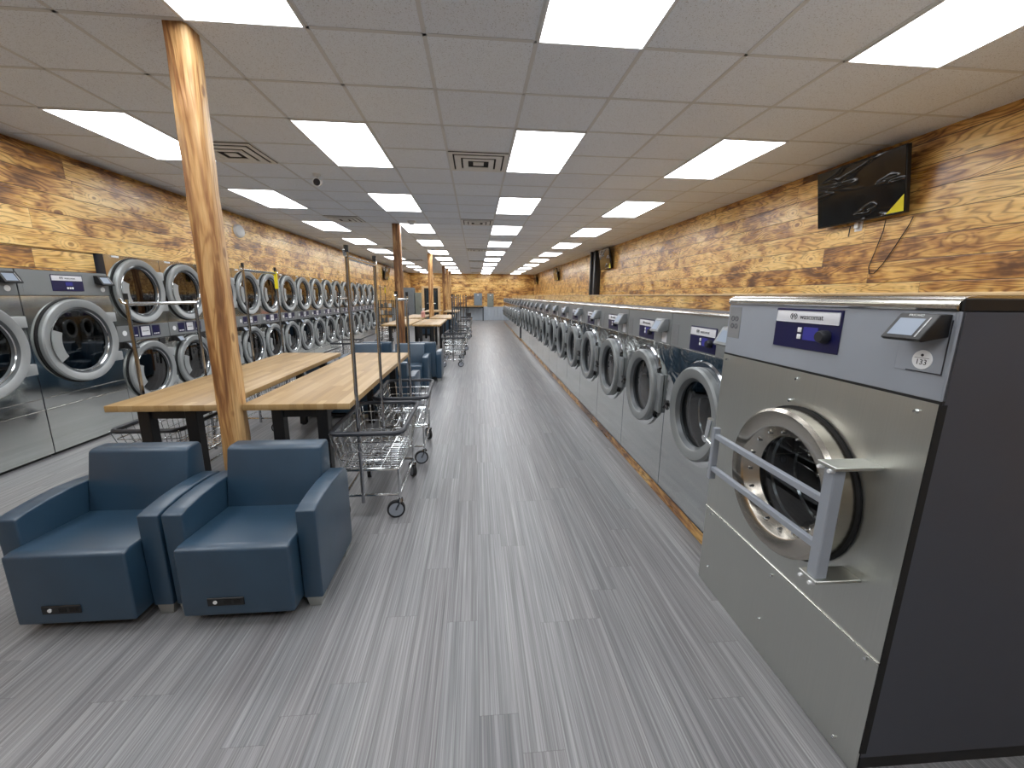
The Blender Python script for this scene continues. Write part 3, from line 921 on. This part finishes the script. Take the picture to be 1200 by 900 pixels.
def armchair():
    t = thing('armchair', '', 'armchair')
    b = NB()
    prism(b, [(-.325, .06), (-.325, .405), (-.29, .415), (.14, .395), (.14, .06)], -.252, .252, 'X', .012)
    obj('seat', b, M['upholstery'], t)
    b = NB(); tube(b, [(-.245, -.318, .402), (.245, -.318, .402)], .004, 6); obj('seam_piping', b, M['upholstery'], t)
    for s in (-1, 1):
        b = NB()
        top = [(-.232, .535), (-.18, .547), (-.08, .558), (.04, .563), (.16, .558), (.26, .546)]
        prism(b, [(-.225, .052)]+top+[(.292, .50), (.292, .075), (.27, .052)], *sorted((s*.254, s*.347)), 'X', .009)
        obj('armrest', b, M['upholstery'], t)
        for y0 in (-.215, .19):
            b = NB()
            prism(b, [(s*.262, .053), (s*.34, .053), (s*.33, 0), (s*.275, 0)], y0, y0+.07, 'Y')
            obj('foot', b, M['brushed'], t)
    b = NB()
    prism(b, [(.095, .34), (.125, .53), (.165, .712), (.19, .722), (.275, .722), (.29, .70), (.29, .08), (.145, .08), (.145, .34)], -.252, .252, 'X', .012)
    obj('backrest', b, M['upholstery'], t)
    b = NB(); box(b, -.135, .03, -.330, -.32, .115, .158, .003, 1); po = obj('power_outlet', b, M['black'], t)
    po['label'] = 'black power outlet plate'
    b = NB(); cyl(b, (-.098, -.329, .137), (-.098, -.333, .137), .009, None, 14); obj('indicator', b, M['white'], po)
    b = NB(); box(b, -.06, -.03, -.332, -.329, .127, .147); box(b, -.015, .015, -.332, -.329, .127, .147); obj('port', b, M['dark'], po)
    b = NB(); box(b, -.2, .2, -.28, .25, .03, .055); obj('underframe', b, M['black'], t)
    return t
ch = armchair()
P_ = R(180)
chairs = [(-1.125, 2.125, 0, 'dark blue armchair in the foreground, right of the pair'), (-1.832, 2.125, 0, 'dark blue armchair in the foreground, left of the pair'),
          (-1.12, 5.52, P_, 'blue armchair with its back against the far end of right front table'), (-1.84, 5.52, P_, 'blue armchair with its back against the far end of left front table'),
          (-1.15, 7.18, 0, 'blue armchair facing the camera beyond the right front table'), (-1.90, 7.18, 0, 'blue armchair facing the camera beyond the left front table'),
          (-.98, 7.86, P_, 'blue armchair turned away, back to back with right facing one'), (-1.78, 7.9, P_, 'blue armchair turned away, back to back with left facing one'),
          (-1.02, 16.6, P_, 'small distant blue armchair past the middle tables, right one'), (-1.9, 16.6, P_, 'small distant blue armchair past the middle tables, left one')]
for k, (x, y, rz, lab) in enumerate(chairs):
    place(ch, k == 0, (x, y, 0), rz, lab, 'blue armchairs')

def table(w, l):
    t = thing('folding_table', '', 'table')
    z = .865
    b = NB(); box(b, -w/2, w/2, -l/2, l/2, z-.04, z, .003, 2); obj('tabletop', b, M['butcher'], t)
    lx, ly = w/2-.19, l/2-.07
    for sx in (-1, 1):
        for sy in (-1, 1):
            b = NB(); box(b, sx*lx-.035, sx*lx+.035, sy*ly-.035, sy*ly+.035, .012, z-.042, .004, 1); cyl(b, (sx*lx, sy*ly, 0), (sx*lx, sy*ly, .014), .025, None, 12)
            obj('leg', b, M['black'], t)
    b = NB()
    for sy in (-1, 1): box(b, -lx+.036, lx-.036, sy*ly-.02, sy*ly+.02, z-.10, z-.042)
    for sx in (-1, 1): box(b, sx*lx-.02, sx*lx+.02, -ly+.036, ly-.036, z-.10, z-.042)
    obj('apron', b, M['black'], t)
    return t
tb = table(.66, 2.45)
tabs = [(-1.145, 3.89, 'butcher-block table right of the near timber post'), (-1.95, 3.89, 'butcher-block table left of the near timber post'),
        (-1.18, 11.35, 'second right-hand butcher-block table, beyond the dark post'), (-1.90, 11.35, 'second left-hand butcher-block table, beyond the dark post'),
        (-1.10, 14.35-.0, 'third right-hand butcher-block table, beside the pale post'), (-1.96, 14.35, 'third left-hand butcher-block table, beside the pale post'),
        (-1.08, 19.85, 'fourth right-hand butcher-block table far down the room'), (-1.99, 19.85, 'fourth left-hand butcher-block table far down the room')]
for k, (x, y, lab) in enumerate(tabs):
    place(tb, k == 0, (x, y, 0), 0, lab, 'butcher-block folding tables')
# counter against the far wall
t = thing('wall_counter', 'long wooden counter against the end wall', 'counter', (-.5, 27.05, 0))
b = NB(); box(b, -1.05, 1.02, -.33, .40, .87, .92, .004); obj('worktop', b, M['butcher'], t)
for x in (-1.0, 0, .97):
    b = NB(); box(b, x-.03, x+.03, -.3, -.24, 0, .868); obj('leg', b, M['black'], t)
b = NB(); box(b, -1.0, .97, -.30, -.27, .80, .868); obj('apron', b, M['black'], t)

# wire laundry carts ------------------------------------------------
def rrect(hx, hy, z, r=.06, n=4):
    pts = []
    for cx, cy, a0 in ((hx-r, hy-r, 0), (-hx+r, hy-r, 90), (-hx+r, -hy+r, 180), (hx-r, -hy+r, 270)):
        for k in range(n+1):
            a = R(a0+90*k/n)
            pts.append((cx+r*math.cos(a), cy+r*math.sin(a), z))
    return pts

def cart(rod, rim=.65, hang=True, tagged=False, rx=0.):
    t = thing('laundry_cart', '', 'laundry cart')
    bz = .17
    zb = rim-.28
    hx0, hy0, hx1, hy1 = .19, .33, .235, .41
    b = NB()
    tube(b, rrect(hx0, hy0, bz, .03, 2), .010, 8, closed=True)
    tube(b, rrect(hx0, hy0, zb-.012, .03, 2), .008, 8, closed=True)
    for sx in (-1, 1):
        for sy in (-1, 1):
            tube(b, [(sx*hx0, sy*hy0, .135), (sx*hx0, sy*hy0, zb-.01)], .010, 8)
    obj('frame', b, M['chrome'], t)
    b = NB()
    def side(sx):
        for k in range(13):
            f = -1+2*k/12
            tube(b, [(sx*hx0, f*hy0, zb), (sx*hx1, f*hy1, rim)], .003, 5)
    def end(sy):
        for k in range(8):
            f = -1+2*k/7
            tube(b, [(f*hx0, sy*hy0, zb), (f*hx1, sy*hy1, rim)], .003, 5)
    for s in (-1, 1): side(s); end(s)
    for q in (0, .25, .5, .75):
        tube(b, rrect(hx0+(hx1-hx0)*q, hy0+(hy1-hy0)*q, zb+(rim-zb)*q, .03, 2), .0038, 5, closed=True)
    for k in range(1, 15):
        f = -1+2*k/15
        tube(b, [(-hx0, f*hy0, zb), (hx0, f*hy0, zb)], .003, 5)
    for k in range(1, 6):
        f = -1+2*k/6
        tube(b, [(f*hx0, -hy0, zb), (f*hx0, hy0, zb)], .0038, 5)
    obj('basket', b, M['chrome'], t)
    b = NB(); tube(b, rrect(hx1+.004, hy1+.004, rim, .07, 5), .017, 8, closed=True); obj('bumper_rim', b, M['bumper'], t)
    if hang:
        for s in (-1, 1):
            b = NB()
            tube(b, [(rx, s*.36, bz-.04), (rx, s*.36, rod)], .0125, 10)
            tube(b, [(rx, s*hy0, bz), (rx, s*.36, bz)], .008, 6)
            obj('upright_pole', b, M['dchrome'], t)
        b = NB(); tube(b, [(rx, -.36, rod-.06), (rx, .36, rod-.06)], .0135, 10)
        for s in (-1, 1):
            tube(b, [(rx, s*.36, rod-.06), (rx, s*.40, rod-.05), (rx, s*.415, rod-.02)], .008, 6)
        obj('hanging_rail', b, M['chrome'], t)
        for s in (-1, 1):
            b = NB(); cyl(b, (rx, s*.36, rod-.03), (rx, s*.36, rod+.012), .0145, None, 10); obj('end_cap', b, M['black'], t)
    if tagged:
        b = NB(); box(b, -.016, .016, .345, .376, rod-.24, rod-.04, .003, 1); obj('tag_sleeve', b, M['yellow'], t)['label'] = 'yellow tag wrapped on the pole'
    for sx in (-1, 1):
        for sy in (-1, 1):
            a = R({(1, -1): 190, (1, 1): 120, (-1, -1): 200, (-1, 1): 100}[(sx, sy)])
            d = Vector((math.cos(a), math.sin(a), 0)); p = Vector((-d.y, d.x, 0))
            c0 = Vector((sx*hx0, sy*hy0, 0))
            wc = c0+d*.03+Vector((0, 0, .0625))
            b = NB()
            cyl(b, c0+Vector((0, 0, .122)), c0+Vector((0, 0, .142)), .026, .02, 14)
            for s in (-1, 1):
                tube(b, [c0+p*s*.017+Vector((0, 0, .122)), c0+d*.008+p*s*.019+Vector((0, 0, .105)), wc+p*s*.019], .007, 6)
            cs = obj('caster', b, M['dchrome'], t)
            b = NB(); cyl(b, wc-p*.014, wc+p*.014, .0625, None, 22); obj('tire', b, M['rubber'], cs)
            b = NB(); cyl(b, wc-p*.0155, wc+p*.0155, .05, None, 18); obj('hub', b, M['palepanel'], cs)
    return t
c1 = cart(1.835, rx=-.055)
place(c1, True, (-.735, 3.10, 0), 0, 'wire laundry cart with tall hanging rail, nearest one beside the right front table', 'wire laundry carts')
c2 = cart(1.57)
place(c2, True, (-.69, 4.06, 0), R(2), 'shorter wire laundry cart behind the nearest one, beside the table edge', 'wire laundry carts')
c3 = cart(1.53, .56)
place(c3, True, (-2.42, 3.52, 0), 0, 'wire laundry cart at the outer side of the left front table', 'wire laundry carts')
c4 = cart(1.85, .6, True, True)
place(c4, True, (-2.42, 5.07, 0), 0, 'wire laundry cart with yellow tag, in front of the stacked dryers', 'wire laundry carts')
for x, y, rz, pr, lab in ((-.52, 9.5, 4, c2, 'wire laundry cart just past the second group of armchairs'), (-.50, 10.7, -3, c2, 'wire laundry cart beside the second right-hand table'),
                          (-.47, 12.4, 6, c2, 'wire laundry cart between the second and third tables'), (-.40, 15.6, -5, c2, 'wire laundry cart past the third right-hand table'),
                          (-.40, 18.0, 3, c2, 'distant wire laundry cart before the fourth right-hand table'),
                          (-3.0, 14.1, 0, c4, 'distant wire laundry cart with yellow tag, left of the third tables'), (-2.75, 9.2, 0, c3, 'wire laundry cart left of the dark scorched post')):
    place(pr, False, (x, y, 0), R(rz), lab, 'wire laundry carts')

# ------------------------------------------------------------------ televisions on the walls
def tv():
    t = thing('television', '', 'television')
    tilt = Matrix.Translation((0, -.12, 0)) @ Matrix.Rotation(R(10), 4, 'X')
    b = NB(); box(b, -.47, .47, -.02, .02, -.275, .275, .006, 2, M=tilt); box(b, -.3, .3, .02, .05, -.2, .12, .01, 2, M=tilt); sh = obj('housing', b, M['black'], t)
    b = NB(); box(b, -.462, .462, -.024, -.02, -.262, .267, M=tilt); obj('screen', b, M['film'], t)
    b = NB(); prism(b, [(.30, -.258), (.458, -.258), (.458, -.12)], -.0255, -.0242, 'Y', M=tilt); obj('corner_sticker', b, M['yellow'], t)['label'] = 'yellow corner sticker'
    b = NB(); box(b, -.1, .1, -.03, 0, -.12, .12, .004, 1); tube(b, [(-.05, -.02, .0), (-.05, -.10, .0)], .016, 8); tube(b, [(.05, -.02, .0), (.05, -.10, .0)], .016, 8); obj('wall_bracket', b, M['black'], t)
    return t
v = tv()
place(v, True, (3.7885, 3.97, 2.565), R(-90), 'flat black television in wrinkled film above the big washer', 'wall televisions')
place(v, False, (3.7885, 11.95, 2.60), R(-90), 'flat television in wrinkled film beside the black column', 'wall televisions')
place(v, False, (3.7885, 19.4, 2.55), R(-90), 'third television along the right wall, counted from the camera', 'wall televisions')
place(v, False, (3.7885, 26.0, 2.57), R(-90), 'farthest television on the right wall, in the corner', 'wall televisions')
place(v, False, (XL+.0015, 19.8, 2.50), R(90), 'distant television on the left wall beyond the dryers', 'wall televisions')
b = NB()
tube(b, [(3.75, 3.72, 2.27), (3.775, 3.75, 2.18), (3.78, 3.80, 2.0), (3.782, 3.84, 1.86), (3.78, 3.82, 1.80), (3.78, 3.77, 1.80), (3.782, 3.70, 1.88), (3.78, 3.60, 2.05), (3.78, 3.52, 2.2), (3.78, 3.50, 2.26)], .004, 6)
tag(obj('power_cord', b, M['black']), 'thin black cord hanging in a loop below the nearest television', 'cord')
t = thing('wall_outlet', 'white wall outlet with plug under the nearest television', 'outlet', (3.79, 4.03, 2.275), R(-90))
b = NB(); box(b, -.04, .04, -.008, 0, -.06, .06, .003, 2); obj('cover_plate', b, M['white'], t)
b = NB(); box(b, -.02, .02, -.04, -.008, -.035, .02, .004, 2); obj('plug', b, M['white'], t)
b = NB(); tube(b, [(-.02, -.02, .0), (-.08, -.02, .0), (-.09, -.015, -.10)], .005, 6); obj('lead', b, M['black'], t)

# ------------------------------------------------------------------ far end
t = thing('locker', 'tall grey ribbed locker at far left', 'locker', (-3.40, 22.2, 0))
b = NB(); box(b, -.28, .28, -.25, .25, .04, 1.92, .004, 1); box(b, -.26, .26, -.22, .22, 0, .04); obj('body', b, M['locker'], t)
for k in range(3):
    x0 = -.275+.184*k
    b = NB(); box(b, x0, x0+.178, -.268, -.252, .08, 1.89, .003, 1); d = obj('door', b, M['locker'], t)
    b = NB(); box(b, x0+.14, x0+.16, -.285, -.268, .95, 1.05, .003, 1); obj('handle', b, M['chrome'], d)
t = thing('storage_cabinet', 'short sage grey cabinet standing beside the tall locker', 'cabinet', (-2.94, 22.2, 0))
b = NB(); box(b, -.15, .15, -.2, .2, .04, 1.68, .004, 1); box(b, -.13, .13, -.17, .17, 0, .04); obj('body', b, M['cabinet'], t)
b = NB(); box(b, -.14, .14, -.216, -.202, .08, 1.64, .003, 1); d = obj('door', b, M['cabinet'], t)
b = NB(); box(b, .09, .11, -.235, -.216, .9, 1.02, .003, 1); obj('handle', b, M['black'], d)
for x0, x1, z0, z1, m, lab in ((-.10, .42, .945, 1.72, 'electric', 'wide blue-grey electrical panel on the end wall'), (.755, 1.165, .86, 1.705, 'cabinet', 'narrow pale electrical panel on the end wall')):
    t = thing('electrical_panel', lab, 'electrical panel', ((x0+x1)/2, YF-.002, z0))
    w, h = x1-x0, z1-z0
    b = NB(); box(b, -w/2, w/2, -.1, 0, 0, h, .004, 1); obj('box', b, M[m], t)
    b = NB(); box(b, -w/2+.03, w/2-.03, -.112, -.1, .03, h-.03, .003, 1); d = obj('door', b, M[m], t)
    b = NB(); box(b, w/2-.09, w/2-.06, -.125, -.112, h*.45, h*.55, .003, 1); obj('latch', b, M['black'], d)
    b = NB(); box(b, -.05, .05, -.114, -.112, h-.14, h-.09); obj('rating_label', b, M['label'], d)
t = thing('trash_bin', 'black trash bin standing before the end wall counter', 'trash bin', (-.42, 24.2, 0))
b = NB(); prism(b, [(-.13, 0), (.13, 0), (.16, .56), (-.16, .56)], -.15, .15, 'Y', .01); obj('bin', b, M['black'], t)
b = NB(); box(b, -.17, .17, -.16, .16, .562, .60, .012, 2); obj('lid', b, M['black'], t)
t = thing('shelf_rack', 'black wire shelf rack at the far end of the dryers', 'shelf rack', (-3.72, 18.0, 0))
for sx in (-1, 1):
    for sy in (-1, 1):
        b = NB(); tube(b, [(sx*.27, sy*.2, 0), (sx*.27, sy*.2, 1.34)], .018, 8); obj('post', b, M['black'], t)
for z in (.15, .45, .75, 1.05, 1.32):
    b = NB(); box(b, -.26, .26, -.19, .19, z-.02, z, .003, 1); obj('shelf', b, M['black'], t)
random.seed(3)
for z in (.45, .75, 1.05):
    for k in range(3):
        o = NB(); hh = random.uniform(.14, .2)
        x0 = -3.9+.17*k
        box(o, x0-.055, x0+.055, 17.9, 18.02, z+.001, z+hh, .008, 2)
        tag(obj('detergent_box', o, M[('white', 'locker', 'grey')[(k+int(z*4)) % 3]]), f'{("left", "middle", "right")[k]} small box on the {("lower", "middle", "upper")[int((z-.45)/.3+.5)]} shelf of the black rack', 'box', 'boxes on the black rack')
t = thing('utility_cabinet', 'pale grey cabinet behind the black shelf rack', 'cabinet', (-3.55, 19.6, 0))
b = NB(); box(b, -.22, .22, -.2, .2, .03, .98, .004, 1); box(b, -.2, .2, -.17, .17, 0, .03); obj('body', b, M['tin'], t)
b = NB(); box(b, -.21, .21, -.214, -.202, .06, .95, .003, 1); obj('door', b, M['tin'], t)
t = thing('spray_bottle', 'pink-filled bottle standing on the third table', 'bottle', (-1.66, 13.5, .866))
b = NB(); lathe(b, [(0, 0), (.06, 0), (.065, .02), (.065, .16), (.025, .20), (.022, .22)], 0, 0, 20, M=Matrix.Rotation(R(-90), 4, 'X') @ Matrix.Scale(-1, 4, (0, 0, 1))); 
for vv in b.verts: vv.co = Vector((vv.co.x, vv.co.y, abs(vv.co.z)))
obj('bottle', b, M['pink'], t)
b = NB(); cyl(b, (0, 0, .215), (0, 0, .26), .024, None, 12); box(b, -.02, .06, -.015, .015, .255, .285, .004, 1); obj('spray_head', b, M['white'], t)

# ------------------------------------------------------------------ camera, world, view
cam = bpy.data.cameras.new('camera')
cam.sensor_fit = 'HORIZONTAL'; cam.sensor_width = 36.
cam.lens = 485.925*36/1200
cam.clip_start = .05
co = bpy.data.objects.new('camera', cam); COL.objects.link(co)
yaw, pit, rol = .0879066581, .208529248, .0102758833
cy, sy, cp, sp = math.cos(yaw), math.sin(yaw), math.cos(pit), math.sin(pit)
f = Vector((sy*cp, cy*cp, -sp)); rt = Vector((cy, -sy, 0)); up = rt.cross(f)
c, s = math.cos(rol), math.sin(rol)
r2 = rt*c+up*s; u2 = up*c-rt*s
mw = Matrix.Identity(4)
for k in range(3):
    mw[k][0] = r2[k]; mw[k][1] = u2[k]; mw[k][2] = -f[k]
mw[2][3] = 1.55
co.matrix_world = mw
sc.camera = co

w = bpy.data.worlds.new('world'); sc.world = w
w.use_nodes = True
w.node_tree.nodes['Background'].inputs[0].default_value = (.02, .022, .025, 1)
w.node_tree.nodes['Background'].inputs[1].default_value = 1.

sc.view_settings.view_transform = 'Standard'
sc.view_settings.look = 'None'
sc.view_settings.exposure = 0.
sc.view_settings.gamma = 1.
sc.view_settings.use_curve_mapping = False
sc.cycles.max_bounces = 8
sc.cycles.diffuse_bounces = 4
sc.cycles.glossy_bounces = 4
sc.cycles.transparent_max_bounces = 8
sc.cycles.use_denoising = True
sc.cycles.sample_clamp_indirect = 6.
